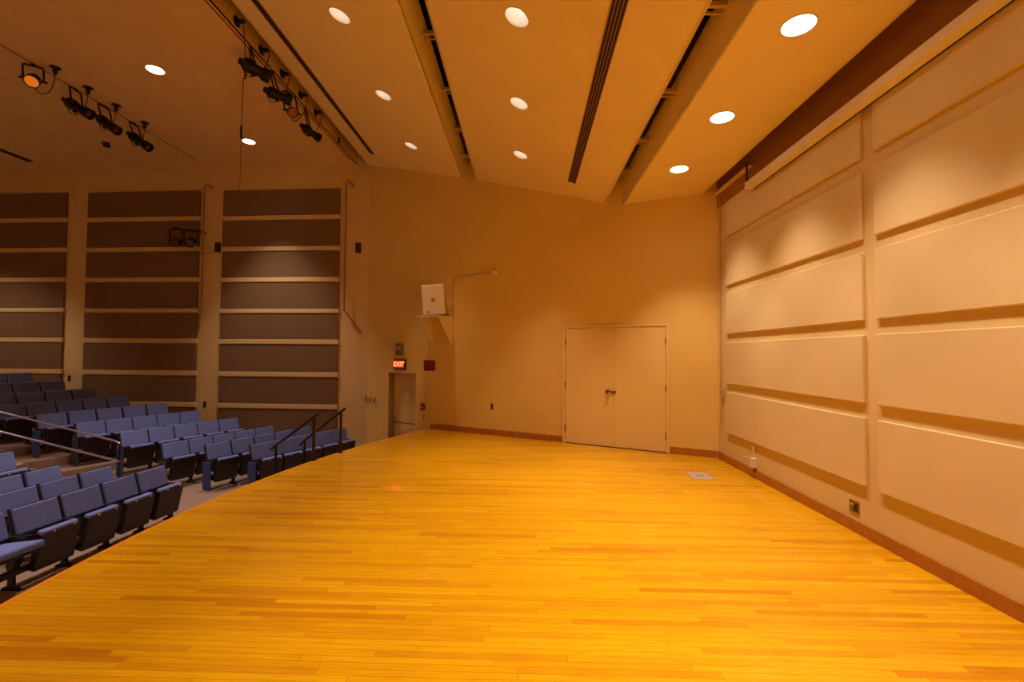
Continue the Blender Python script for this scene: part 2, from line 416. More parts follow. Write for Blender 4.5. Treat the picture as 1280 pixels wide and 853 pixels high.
for i, (x, y) in enumerate([(-13.6, 8.6), (-13.6, 5.0), (-13.6, 1.4)]):   # unseen spots added for bounced light, below the sloping part, no fixtures
    ld = bpy.data.lights.new('hall_fill_light', 'SPOT'); ld.energy = P_HOUSE*.6; ld.color = HOUSE; ld.spot_size = math.radians(100); ld.spot_blend = .5; ld.shadow_soft_size = .06
    lo = bpy.data.objects.new('hall_fill_light', ld); lo.location = (x, y, 6.0); C.objects.link(lo)
# dark space above everything
struct(boxobj('ceiling', (-16.5, 3.4, -3.8, 11.8, 7.25, 7.35), M_PLEN))
n = 20
for (x0, x1, z, ys) in ((-1.37, -1.08, 5.62, (9.0, 7.9, 6.7, 5.5, 4.2, 3.0)), (1.44, 1.72, 4.68, (7.5, 6.4, 5.2, 3.9, 2.7))):
    for y in ys:
        b = new_bm(); add_box(b, x0 - .02, x1 + .02, y, y + .04, z, z + .04); add_box(b, x0 - .02, x1 + .02, y + .10, y + .12, z, z + .02)
        struct(obj('trim_%d' % n, b, M_COND)); n += 1
# slot lines in the house ceiling
for x in (-4.205, -7.9):
    struct(boxobj('trim_%d' % n, (x - .012, x + .012, -3.5, 10.55, HY - .004, HY - .0005), M_SEAM)); n += 1

# ------------------------------------------------------------------ stage back wall: raised panels
zb = [3.485, 2.725, 1.98, 1.225, .47]
cols = [(4.255, 7.10, 'in the bay nearest the corner'), (1.26, 4.10, 'in the second bay from the corner'), (-1.74, 1.10, 'in the bay behind the camera')]
for c, (y0, y1, wh) in enumerate(cols):
    for r_, z in enumerate(zb):
        top = z + .62 if r_ else 4.02
        b = new_bm(); add_box(b, 3.078, 3.1095, y0, y1, z, top)
        o = obj('wall_panel', b, M_PANEL, bevel=.006)
        tag(o, 'wide cream raised wall panel %s, %s' % (wh, 'topmost row' if r_ == 0 else ('%s row from the top' % ORD[r_+1]) if r_ < 4 else 'bottom row'), 'wall panel', 'cream panels on the stage back wall')
b = new_bm(); add_box(b, 3.02, 3.10, 6.24, 7.40, 4.24, 4.262); struct(obj('trim_%d' % n, b, M_WALL)); n += 1
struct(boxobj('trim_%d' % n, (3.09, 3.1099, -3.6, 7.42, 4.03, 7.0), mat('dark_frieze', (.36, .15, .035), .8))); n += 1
# projection screen housing
t = thing('projection_screen_case', 'long cream projection screen housing fixed high on the stage back wall', 'screen case', (2.965, 6.20, 3.914))
b = new_bm(); add_prism(b, [(0, 0), (.080, -.008), (.095, -.008), (.095, .084), (0, .084)], 0, 7.6, M=Matrix(((1,0,0,0),(0,0,-1,0),(0,1,0,0),(0,0,0,1))))
obj('case', b, M_SPK, t)
boxobj('end_cap', (-.004, .097, 0, .012, -.011, .088), M_SPK, t)
boxobj('gap_shade_strip', (.0955, .1065, -7.6, -.02, -.012, .07), M_SLOT, t)  # dark strip standing in for the shaded gap behind the case
boxobj('hanger_post', (.03, .05, .03, .05, .0, .36), M_BRONZE, t)
boxobj('hanger_post', (.03, .05, -3.6, -3.58, .085, .36), M_BRONZE, t)

# baseboards
def bb(name, Fm, a, b_, h=.115):
    b = new_bm(); add_box(b, a, b_, 0, .018, 0, h, M=Fm); return struct(obj(name, b, M_BASE, bevel=.004))
bb('baseboard_side', F1, .02, s1(2.445)); bb('baseboard_side', F1, s1(.70), s1(-2.08))
struct(boxobj('baseboard_back', (3.092, 3.11, -3.6, 7.44, 0, .115), M_BASE, bevel=.004))
# corner conduit and small boxes of the back wall
b = new_bm(); add_tube(b, [(3.095, 7.33, .56), (3.095, 7.33, 4.2)], .011)
tag(obj('corner_conduit', b, M_COND), 'thin vertical painted conduit in the corner of the stage back wall', 'conduit')
t = thing('thermostat_box', 'small thermostat box on the corner conduit at chest height', 'thermostat', (3.085, 7.24, 1.07))
boxobj('cover', (-.02, .022, -.04, .04, -.06, .06), M_COND, t, bevel=.005); boxobj('lever', (-.028, -.02, -.008, .008, -.03, .02), M_GREY, t)
t = thing('wall_outlet', 'cream outlet plate low on the stage back wall, beside the wireless box', 'outlet', (3.104, 6.53, .18))
boxobj('plate', (-.006, .005, -.035, .035, -.057, .057), M_SPK, t, bevel=.003)
for z in (-.022, .022): boxobj('socket', (-.0075, -.005, -.014, .014, z-.013, z+.013), M_GREY, t)
t = thing('wall_junction_box', 'cream surface box with a short antenna low on the stage back wall', 'junction box', (3.10, 6.28, .20))
boxobj('box', (-.055, .009, -.035, .035, -.06, .07), M_SPK, t, bevel=.004)
b = new_bm(); add_tube(b, [(-.02, 0, .07), (-.02, 0, .22)], .008); obj('antenna', b, M_SPK, t)
b = new_bm(); add_tube(b, [(-.02, -.01, -.06), (-.015, -.01, -.12)], .012); obj('cable_stub', b, M_GREY, t)
t = thing('floor_socket_box', 'bronze recessed socket box near the baseboard below the panel joint', 'outlet', (3.107, 4.43, .233))
boxobj('plate', (-.006, .002, -.062, .062, -.055, .055), M_BRASS, t, bevel=.003)
boxobj('socket', (-.010, -.006, -.045, -.008, -.035, .035), M_BRONZE, t); boxobj('socket', (-.010, -.006, .008, .045, -.035, .0), M_GREY, t)
boxobj('latch', (-.012, -.006, -.01, .04, .015, .03), M_CHROME, t)
# floor cover plate
t = thing('floor_cover_plate', 'pale metal cover plate set in the stage floor near the corner', 'floor box', (2.39, 6.35, 0), -.06)
b = new_bm(); add_prism(b, [(-.14, -.19), (.14, -.19), (.14, .19), (-.14, .19)], 0.0005, .006); obj('plate', b, M_PLATE, t, bevel=.002)
for a_ in (-1, 1):
    for c_ in (-1, 1):
        b = new_bm(); lathe(b, [(.008, .006), (.008, .008), (0, .0085)], Matrix.Translation((a_*.12, c_*.17, 0)), 10); obj('screw', b, M_GREY, t)
b = new_bm(); add_prism(b, [(-.05, -.02), (.05, -.02), (.05, .02), (-.05, .02)], .006, .0075); obj('lid', b, M_GREY, t)

# ------------------------------------------------------------------ double door
d0, d1 = s1(2.43), s1(.715); dm = s1(1.598); H = 2.19
t = thing('door_1', 'x', 'x'); del t['label']; del t['category']; struct(t); t.matrix_world = F1
b = new_bm(); add_box(b, d0, d0 + .045, .001, .035, 0, H); add_box(b, d1 - .045, d1, .001, .035, 0, H); add_box(b, d0 + .045, d1 - .045, .001, .035, H - .045, H); obj('door_frame', b, M_DOOR, t, bevel=.004)
l1 = boxobj('door_leaf', (d0 + .05, dm - .003, .002, .022, .012, H - .05), M_DOOR, t, bevel=.002)
l2 = boxobj('door_leaf', (dm + .003, d1 - .05, .002, .022, .012, H - .05), M_DOOR, t, bevel=.002)
boxobj('threshold', (d0 + .045, d1 - .045, .001, .03, .0005, .010), M_SLOT, t)
boxobj('astragal', (dm - .022, dm + .004, .022, .030, .015, H - .055), M_DOOR, t, bevel=.002)
for sgn, l, xx in ((1, l1, d0 + .047), (-1, l2, d1 - .047)):
    for z in (.28, 1.08, 1.88):
        b = new_bm(); add_tube(b, [(xx, .030, z - .06), (xx, .030, z + .06)], .009, 8); add_box(b, xx - .012, xx + .012, .020, .032, z - .055, z + .055); obj('hinge', b, M_BRASS, l)
b = new_bm(); hx_ = dm + .075
lathe(b, [(.0, 0), (.032, 0), (.032, .012), (.014, .02), (.014, .045), (.03, .055), (.03, .075), (0, .08)], Matrix.Translation((hx_, .022, .985)) @ Matrix.Rotation(-PI/2, 4, 'X'), 20)
obj('door_knob', b, M_CHROME, l2, smooth=True)
b = new_bm(); add_box(b, hx_ + .01, hx_ + .085, .022, .05, .955, 1.02); obj('hasp_lock', b, M_BRASS, l2, bevel=.004)
b = new_bm(); add_box(b, dm - .03, hx_ - .02, .030, .042, .965, 1.005); obj('hasp', b, M_BRASS, l1, bevel=.003)

# ------------------------------------------------------------------ exit door
t = thing('door_2', 'x', 'x'); del t['label']; del t['category']; struct(t); t.matrix_world = F1
b = new_bm()
add_box(b, EX0 - .06, EX0 + .0, -.24, .02, FZ, EXZ + .05); add_box(b, EX1, EX1 + .06, -.24, .02, FZ, EXZ + .05); add_box(b, EX0, EX1, -.24, .02, EXZ, EXZ + .05)
obj('door_frame', b, M_DOOR, t)
lf = boxobj('door_leaf', (EX0 + .004, EX1 - .004, -.23, -.19, FZ + .01, EXZ - .004), M_DOOR, t, bevel=.002)
b = new_bm()
add_tube(b, [(EX0 + .06, -.12, .09), (EX0 + .085, -.115, .03), (EX1 - .12, -.115, .055), (EX1 - .06, -.12, .075)], .013, 8); obj('push_bar', b, M_BRASS, lf)
for xx, w_ in ((EX0 + .05, .025), (EX1 - .06, .045)):
    b = new_bm(); add_box(b, xx - w_, xx + w_, -.19, -.11, .0, .18); obj('bar_bracket', b, M_CHROME if w_ > .03 else M_BRASS, lf, bevel=.01)
b = new_bm(); lathe(b, [(0, 0), (.10, 0), (.10, .006), (.085, .014), (0, .03)], Matrix.Translation(((EX0+EX1)/2 + .0, -.19, .66)) @ Matrix.Rotation(-PI/2, 4, 'X'), 24)
obj('round_plate', b, M_SPK, lf, smooth=True)

def text_mesh(name, txt, size, ext, m, parent, loc, rot):
    cu = bpy.data.curves.new(name, 'FONT'); cu.body = txt; cu.size = size; cu.extrude = ext; cu.align_x = 'CENTER'; cu.align_y = 'CENTER'; cu.offset = size*.015
    o = bpy.data.objects.new(name + '_src', cu); C.objects.link(o)
    bpy.context.view_layer.update()
    me = bpy.data.meshes.new_from_object(o.evaluated_get(bpy.context.evaluated_depsgraph_get()))
    bpy.data.objects.remove(o)
    me.materials.clear(); me.materials.append(m)
    q = bpy.data.objects.new(name, me); C.objects.link(q); q.parent = parent; q.location = loc; q.rotation_euler = rot
    return q

def wall_thing(name, label, cat, X, z, out=0, group=None, Fm=F1, sf=s1):
    t = tag(bpy.data.objects.new(name, None), label, cat, group); C.objects.link(t)
    t.empty_display_size = .1
    t.matrix_world = Fm @ Matrix.Translation((sf(X), out, z)); return t
# local x runs to the LEFT seen from the room, y comes out of the wall
t = wall_thing('exit_sign', 'glowing red exit sign above the auditorium side door', 'exit sign', -2.865, 1.40)
boxobj('case', (-.165, .165, .0, .06, -.115, .115), M_SIGN, t, bevel=.006)
boxobj('face', (-.135, .135, .06, .064, -.085, .085), M_SIGNF, t)
text_mesh('letters', 'EXIT', .155, .004, M_LED, t, (0, .067, 0), (PI/2, 0, PI))
t = wall_thing('emergency_light', 'twin-headed emergency light fixed above the exit sign', 'emergency light', -2.875, 1.76)
boxobj('case', (-.10, .10, 0, .08, -.15, .12), M_GREY, t, bevel=.02)
for sx in (-.05, .05):
    b = new_bm(); lathe(b, [(0, 0), (.035, 0), (.055, .06), (.052, .075), (.0, .065)], Matrix.Translation((sx, .06, .0)) @ Matrix.Rotation(-PI/2 + .35, 4, 'X'), 18); obj('lamp_head', b, M_CHROME, t, smooth=True)
t = wall_thing('fire_notice_board', 'maroon square notice plate to the right of the exit sign', 'sign', -2.125, 1.385)
boxobj('plate', (-.145, .145, 0, .02, -.11, .11), M_RED, t, bevel=.004); boxobj('rim', (-.15, .15, 0, .012, -.115, .115), M_SIGN, t)
t = wall_thing('fire_alarm_pull', 'small red fire alarm pull station beside the exit door frame', 'fire alarm', -2.265, .47)
boxobj('case', (-.045, .045, 0, .05, -.075, .075), M_RED, t, bevel=.008); boxobj('handle', (-.03, .03, .05, .062, -.02, .0), M_SPK, t)
t = wall_thing('wall_switch', 'cream switch plate below the red fire alarm pull station', 'switch', -2.27, .25)
boxobj('plate', (-.035, .035, 0, .007, -.057, .057), M_COND, t, bevel=.003); boxobj('toggle', (-.006, .006, .007, .02, -.012, .012), M_GREY, t)
t = wall_thing('wall_outlet', 'bronze outlet plate on the side wall left of the double doors', 'outlet', -.68, .58)
boxobj('plate', (-.03, .03, 0, .006, -.06, .06), M_BRASS, t, bevel=.003)
for z in (-.025, .025): boxobj('socket', (-.013, .013, .006, .009, z-.012, z+.012), M_BLACK, t)
for i, (X, lab) in enumerate(((-3.80+.02, 'leftmost'), (-3.66, 'middle'), (-3.53, 'rightmost'))):
    t = wall_thing('wall_hook_bracket', '%s of three small wall brackets left of the exit door' % lab, 'wall bracket', X, .56 - .01*i, group='brackets left of the exit door')
    boxobj('plate', (-.02, .02, 0, .008, -.04, .06), M_SPK, t, bevel=.002)
    b = new_bm(); add_tube(b, [(.008, .01, .045), (.012, .05, .03), (0, .06, -.02), (-.02, .055, -.07)], .011, 8); obj('hook', b, M_BRONZE, t)

# loudspeaker and its shelf
sL, sR = s1(-1.585), s1(-2.025); zs = 2.445
t = tag(bpy.data.objects.new('speaker_shelf', None), 'cream triangular bracket shelf on the side wall below the loudspeaker', 'shelf'); C.objects.link(t)
t.matrix_world = F1 @ Matrix.Translation((sL, 0, zs))
w_ = sR - sL
boxobj('shelf_board', (-.02, w_ + .09, 0, .54, -.02, 0), M_SPK, t)
for xx in (0.0, w_):
    b = new_bm(); add_prism(b, [(0.0, -.02), (.50, -.02), (.0, -.62)], xx, xx + .02, M=Matrix(((0,0,1,0),(1,0,0,0),(0,1,0,0),(0,0,0,1)))); obj('bracket', b, M_SPK, t)
boxobj('back_rail', (0, w_, 0, .02, -.64, -.6), M_SPK, t)
t = tag(bpy.data.objects.new('loudspeaker', None), 'boxy ivory loudspeaker standing on the triangular wall shelf', 'loudspeaker'); C.objects.link(t)
t.matrix_world = F1 @ Matrix.Translation((sL + w_/2, .27, zs + .026)) @ Matrix.Rotation(.50, 4, 'Z') @ Matrix.Rotation(.085, 4, 'Y')
cab = new_bm(); add_prism(cab, [(-.17, -.16), (.17, -.16), (.235, .16), (-.235, .16)], 0, .63); obj('cabinet', cab, M_SPK, t, bevel=.008)
boxobj('grille', (-.215, .215, .16, .17, .02, .61), mat('speaker_grille', (.80, .66, .42), .7, var=.05, vscale=200), t, bevel=.004)
bm_ = new_bm(); lathe(bm_, [(.0, .004), (.05, .004), (.05, 0)], Matrix.Translation((0, .17, .31)) @ Matrix.Rotation(-PI/2, 4, 'X'), 24); obj('badge', bm_, M_COND, t)
boxobj('badge_plate', (-.028, .028, .174, .177, .29, .33), M_GREY, t)
bm_ = new_bm(); lathe(bm_, [(.0, .004), (.018, .004), (.018, 0)], Matrix.Translation((.12, .17, .06)) @ Matrix.Rotation(-PI/2, 4, 'X'), 14); obj('knob', bm_, M_SLOT, t)
# conduit and camera-like round fitting
t = tag(bpy.data.objects.new('wall_conduit', None), 'thin cream conduit running from the loudspeaker to a round fitting', 'conduit'); C.objects.link(t); t.matrix_world = F1
b = new_bm(); sc = s1(-1.575); add_tube(b, [(sc, .02, 2.62), (sc, .02, 3.30), (s1(-.66), .02, 3.32)], .012, 8); obj('pipe', b, M_COND, t)
boxobj('socket', (sc - .03, sc + .03, 0, .05, 2.56, 2.70), M_COND, t, bevel=.005)
b = new_bm(); lathe(b, [(0, 0), (.06, 0), (.06, .05), (.035, .09), (0, .1)], Matrix.Translation((s1(-.63), 0, 3.33)) @ Matrix.Rotation(-PI/2, 4, 'X'), 20); obj('round_fitting', b, M_SPK, t, smooth=True)

# ------------------------------------------------------------------ acoustic panels on the auditorium wall
tops = [5.66, 4.895, 4.13, 3.364, 2.60, 1.845, 1.05, .28]; bots = [5.03, 4.264, 3.502, 2.727, 1.983, 1.19, .415, -.35]
pc = [(-7.51, -4.53, 'in the column nearest the stage'), (-11.11, -8.12, 'in the middle column'), (-15.0, -11.69, 'in the column farthest from the stage')]
for c, (xa, xb, wh) in enumerate(pc):
    for r_, (zt, zb_) in enumerate(zip(tops, bots)):
        if c == 2 and r_ > 6: continue
        zt += .03*c*(.5 if r_ < 4 else .3); zb_ += .03*c*(.5 if r_ < 4 else .3)
        b = new_bm(); add_box(b, s3(xb), s3(xa), .001, .045, zb_, zt, M=F3)
        o = obj('acoustic_panel', b, M_FAB, bevel=.006)
        nm = 'topmost row' if r_ == 0 else ('%s row from the top' % ORD[r_+1] if r_ < 7 else 'lowest row')
        tag(o, 'brown acoustic panel %s, %s' % (wh, nm), 'acoustic panel', 'brown panels on the auditorium wall')
# horizontal cream rails between the panels and slim frames
for c, (xa, xb, wh) in enumerate(pc):
    for r_ in range(7):
        dz = .03*c*(.5 if r_ < 4 else .3); z0 = tops[r_+1] + .012 + dz; z1 = bots[r_] - .012 + dz
        if z0 > z1: continue
        b = new_bm(); add_box(b, s3(xb) - .02, s3(xa) + .02, .0005, .062, z0, z1, M=F3); struct(obj('trim_%d' % n, b, M_WALL, bevel=.01)); n += 1
# conduits on the wall piers
for i, (x, xe, lab) in enumerate(((-7.93, -8.10, 'between the left and middle panel columns'), (-4.33, -3.96, 'beside the corner of the auditorium wall'))):
    t = tag(bpy.data.objects.new('pipe_boom', None), 'vertical cream pipe with bent ends on the pier %s' % ['left of the nearest panel column', 'beside the room corner'][i], 'pipe', 'pipes on the wall piers'); C.objects.link(t); t.matrix_world = F3
    b = new_bm(); s_ = s3(x); add_tube(b, [(s_ - .12, .03, 5.74), (s_ - .03, .14, 5.80), (s_, .14, 5.74), (s_ + .01, .14, 2.74), (s_ + (.02), .14, 2.69), (s3(xe), .03, 2.15)], .022, 10); obj('pipe', b, M_COND_SHADE, t, smooth=True)
    b = new_bm(); add_box(b, s_ - .15, s_ - .09, 0, .04, 5.68, 5.80); obj('flange', b, M_COND, t)
# connector boxes
for X, z, lab, sc_ in ((-7.63, 4.25, 'black connector box on the pier beside the wall-hung spotlights', 1), (-4.06, 4.2, 'black connector box on the pier at the room corner', 1)):
    t = wall_thing('connector_box', lab, 'connector box', X, z, Fm=F3, sf=s3)
    boxobj('case', (-.06, .06, 0, .06, -.12, .12), M_SIGN, t, bevel=.005)
    for q in (-.07, 0, .07): boxobj('socket', (-.04, .04, .06, .066, q-.025, q+.025), M_CABLE, t)
t = wall_thing('wall_switch', 'small dark switch plate on the pier above the upper rows', 'switch', -11.5, .97, Fm=F3, sf=s3)
boxobj('plate', (-.035, .035, 0, .01, -.07, .07), M_BRONZE, t, bevel=.003); boxobj('toggle', (-.006, .006, .01, .02, -.012, .012), M_GREY, t)
t = wall_thing('wall_switch', 'dark switch plate on the pier beside the lowest acoustic panel', 'switch', -7.89, .36, Fm=F3, sf=s3)
boxobj('plate', (-.035, .035, 0, .01, -.07, .07), M_BRONZE, t, bevel=.003); boxobj('toggle', (-.006, .006, .01, .02, -.012, .012), M_GREY, t)

# ------------------------------------------------------------------ stage spotlights
def spotlight(name, label, group, yoke_top, pos, d, L=.50, r=.085, lens=M_LENS, plug=None, loop=True, cat='stage spotlight', kind='ellipsoidal', upn=None):
    t = tag(bpy.data.objects.new(name, None), label, cat, group); C.objects.link(t); t.location = pos; t.empty_display_size = .1
    pos = Vector(pos); d = Vector(d).normalized(); q = d.to_track_quat('Z', 'Y').to_matrix().to_4x4()
    h = L/2
    if kind == 'ellipsoidal':
        prof = [(0, -h), (r*.45, -h), (r*.5, -h*.8), (r*.95, -h*.62), (r, -h*.3), (r*.8, -h*.05), (r*.72, 0), (r*.74, h*.45), (r*.95, h*.5), (r*1.0, h*.96)]
    else:
        prof = [(0, -h), (r*.6, -h), (r*.95, -h*.5), (r*1.05, 0), (r*1.12, h*.9)]
    b = new_bm(); lathe(b, prof + [(prof[-1][0]*.9, h*.98), (prof[-1][0]*.86, h*.80)], q, 20); obj('body', b, M_BLACK, t, smooth=True)
    b = new_bm(); rl = prof[-1][0]*.85; lathe(b, [(rl, h*.80), (rl*.6, h*.87), (0, h*.90)], q, 20); obj('lens', b, lens, t, smooth=True)
    side = d.cross(Vector((0, 0, 1))).normalized(); rr = r*1.35
    top = Vector(yoke_top) - pos
    sp = [side*rr, side*rr + top*.5, side*rr + top*.93, side*rr*.88 + top, Vector() + top, -side*rr*.88 + top, -side*rr + top*.93, -side*rr + top*.5, -side*rr]
    b = new_bm(); add_tube(b, sp, .014, 8); obj('yoke', b, M_BLACK, t)
    for sg in (1, -1):
        b = new_bm(); add_tube(b, [side*rr*sg*.8, side*rr*sg*1.35], .018, 8); obj('tilt_knob', b, M_BLACK, t)
    b = new_bm(); add_box(b, -.02, .02, -.02, .02, 0, .06, M=Matrix.Translation(top)); obj('clamp', b, M_BLACK, t)
    b = new_bm(); add_box(b, -.015, .015, -r*1.15, -r*.6, -.02, .03, M=q); obj('shutter_handle', b, M_BLACK, t)
    if plug is not None:
        pv = Vector(plug) - pos; st = -d*h*.7 + Vector((0, 0, -r*.6)); mid = (pv + st)*.5 + Vector((0, 0, -.22))
        pts = []
        for i in range(15):
            u = i/14; pts.append(st*(1-u)**3 + (st + Vector((0, 0, -.28)))*3*u*(1-u)**2 + (pv + Vector((0, 0, -.42)))*3*u*u*(1-u) + pv*u**3)
        b = new_bm(); add_tube(b, pts, .007, 6); obj('power_cable', b, M_CABLE, t, smooth=True)
    return t
def ceil_plug(label, group, p, side=False):
    t = tag(bpy.data.objects.new('ceiling_power_socket', None), label, 'power socket', group); C.objects.link(t); t.location = p
    if side: t.rotation_euler = (0, PI/2, 0)
    b = new_bm(); lathe(b, [(0, 0), (.06, 0), (.06, -.012), (.035, -.03), (.03, -.09), (.018, -.12), (0, -.125)], n=16); obj('socket', b, M_BLACK, t, smooth=True)
    b = new_bm(); lathe(b, [(0, .001), (.075, .001), (.075, -.006), (0, -.006)], n=16); obj('flange', b, M_BLACK, t)
    return t
GA = 'spotlights over the auditorium seats'
dA = (.80, .10, -.50)
specA = [((-7.9, 6.92, 6.21), (-7.9, 6.93, 5.99), (.45, -.62, -.62), M_AMBER, 'amber glowing round stage lantern hanging farthest from the side wall', 'fresnel', .26, .088),
         ((-7.9, 7.60, 6.22), (-7.88, 7.63, 5.93), (.80, .16, -.45), M_LENS, 'black ellipsoidal spotlight second from the glowing amber lantern', 'ellipsoidal', .50, .095),
         ((-7.9, 8.14, 6.22), (-7.88, 8.20, 5.93), (.80, .05, -.55), M_LENS, 'black ellipsoidal spotlight third from the glowing amber lantern', 'ellipsoidal', .50, .092),
         ((-7.9, 8.79, 6.22), (-7.88, 8.90, 5.94), (.80, .10, -.55), M_LENS, 'black ellipsoidal spotlight of the auditorium row, nearest the side wall', 'ellipsoidal', .52, .095)]
plA = [(-7.64, 7.017), (-7.64, 7.57), (-7.655, 8.13), (-7.658, 8.77)]
for i, (yt, p, d, ln, lab, kd, L_, r_) in enumerate(specA):
    spotlight('stage_spotlight', lab, GA, yt, p, d, L_, r_, ln, plug=(plA[i][0], plA[i][1], HY - .12), kind=kd)
    ceil_plug('black ceiling power socket beside the %s lantern of the auditorium row' % ORD[i+1], 'sockets of the auditorium lighting row', (plA[i][0], plA[i][1], HY))
GB = 'spotlights beside the edge of the auditorium ceiling'
specB = [((-4.2, 6.66, 6.22), (-4.18, 6.74, 6.0), (.55, .35, -.20), M_LENS, 'large black spotlight with square front at the ceiling edge, farthest from the side wall', 'ellipsoidal', .44, .105),
         ((-4.2, 7.24, 6.22), (-4.18, 7.40, 5.97), (.55, .35, -.12), M_LENS, 'black spotlight second along the ceiling edge above the stage front', 'ellipsoidal', .44, .095),
         ((-4.2, 7.75, 6.22), (-4.18, 7.85, 5.93), (.3, -.35, -.25), M_AMBER, 'small black lantern with a round amber opening at the ceiling edge', 'fresnel', .22, .08),
         ((-4.2, 8.38, 6.22), (-4.18, 8.56, 5.92), (.55, .30, -.35), M_LENS, 'black spotlight at the ceiling edge, nearest the side wall', 'ellipsoidal', .42, .085)]
plB = [6.817, 7.418, 8.041, 8.639]
lensB = mat('amber_opening', (.35, .14, .03), .3)
for i, (yt, p, d, ln, lab, kd, L_, r_) in enumerate(specB):
    spotlight('stage_spotlight', lab, GB, yt, p, d, L_, r_, lensB if kd == 'fresnel' else ln, plug=(-4.0, plB[i], 6.34), kind=kd)
for i, y in enumerate([6.21] + plB):
    ceil_plug('black power socket on the ceiling-edge fascia, %s counted toward the side wall' % ORD[i+1], 'sockets on the ceiling-edge fascia', (-4.13, y, 6.345), side=True).rotation_euler = (0, -PI/2, 0)
b = new_bm(); lathe(b, [(0, 0), (.02, 0), (.02, -.11), (0, -.12)], Matrix.Translation((-4.10, 9.70, 6.35)), 10)
tag(obj('fascia_clip', b, M_BLACK), 'tiny dark clip on the ceiling-edge fascia close to the side wall', 'clip')
# hanging cable and small microphone
t = thing('hanging_microphone', 'thin hanging cable with a small black microphone above the seats', 'microphone', (-4.05, 6.25, 4.7))
b = new_bm(); add_tube(b, [(.0, 0, 1.62), (.03, .03, .9), (0, .02, .9 - .05), (0, 0, .14)], .0055, 6); obj('cable', b, M_CABLE, t)
b = new_bm(); add_tube(b, [(0, 0, -.02), (0, 0, .0), (0, 0, .15), (0, 0, .17)], [.006, .016, .016, .006], 10); obj('capsule', b, M_BLACK, t)
b = new_bm(); add_tube(b, [(0, 0, -.02), (0, .0, -.75)], .003, 6); obj('tail_wire', b, M_CABLE, t)
b = new_bm(); add_tube(b, [(0.02, .03, .86), (0.02, .03, 1.0)], .013, 8); obj('splice', b, M_BLACK, t)
# small ceiling items of the house ceiling
t = thing('ceiling_speaker_grille', 'small dark double fitting on the auditorium ceiling beyond the spotlights', 'ceiling fitting', (-9.31, 9.68, HY), -.9)
b = new_bm(); lathe(b, [(0, 0), (.075, 0), (.06, -.03), (0, -.03)], Matrix.Translation((-.08, 0, 0)), 16); obj('dish', b, M_BRONZE, t)
b = new_bm(); lathe(b, [(0, 0), (.075, 0), (.06, -.03), (0, -.03)], Matrix.Translation((.08, 0, 0)), 16); obj('dish', b, M_BRONZE, t)
tag(boxobj('ceiling_slot_vent', (-11.86, -11.74, 8.7, 10.35, HY - .10, HY - .075), M_SLOT), 'narrow dark slot vent in the rear auditorium ceiling', 'air vent')
# pair hung on the pier
b = new_bm(); add_tube(b, [(s3(-7.96), .0, 4.60), (s3(-7.96), .28, 4.60), (s3(-8.60), .30, 4.66)], .018, 8)
t = tag(obj('lighting_arm', b, M_BLACK), 'short dark pipe arm on the auditorium wall holding two spotlights', 'pipe arm'); t.matrix_world = F3
for i, (X, lab, kd) in enumerate(((-8.50, 'round black lantern hung left on the wall pipe arm', 'fresnel'), (-8.12, 'black spotlight hung right on the wall pipe arm', 'ellipsoidal'))):
    q = F3 @ Vector((s3(X), .30, 4.32))
    spotlight('wall_spotlight', lab, 'spotlights on the wall pipe arm', (q.x, q.y, 4.63 - .05*i), q, (.25, -.9, -.25) if i == 0 else (.35, -.7, -.45), .26, .10, M_LENS, plug=tuple(F3 @ Vector((s3(-7.66), .05, 4.34))) if i else None, kind=kd)

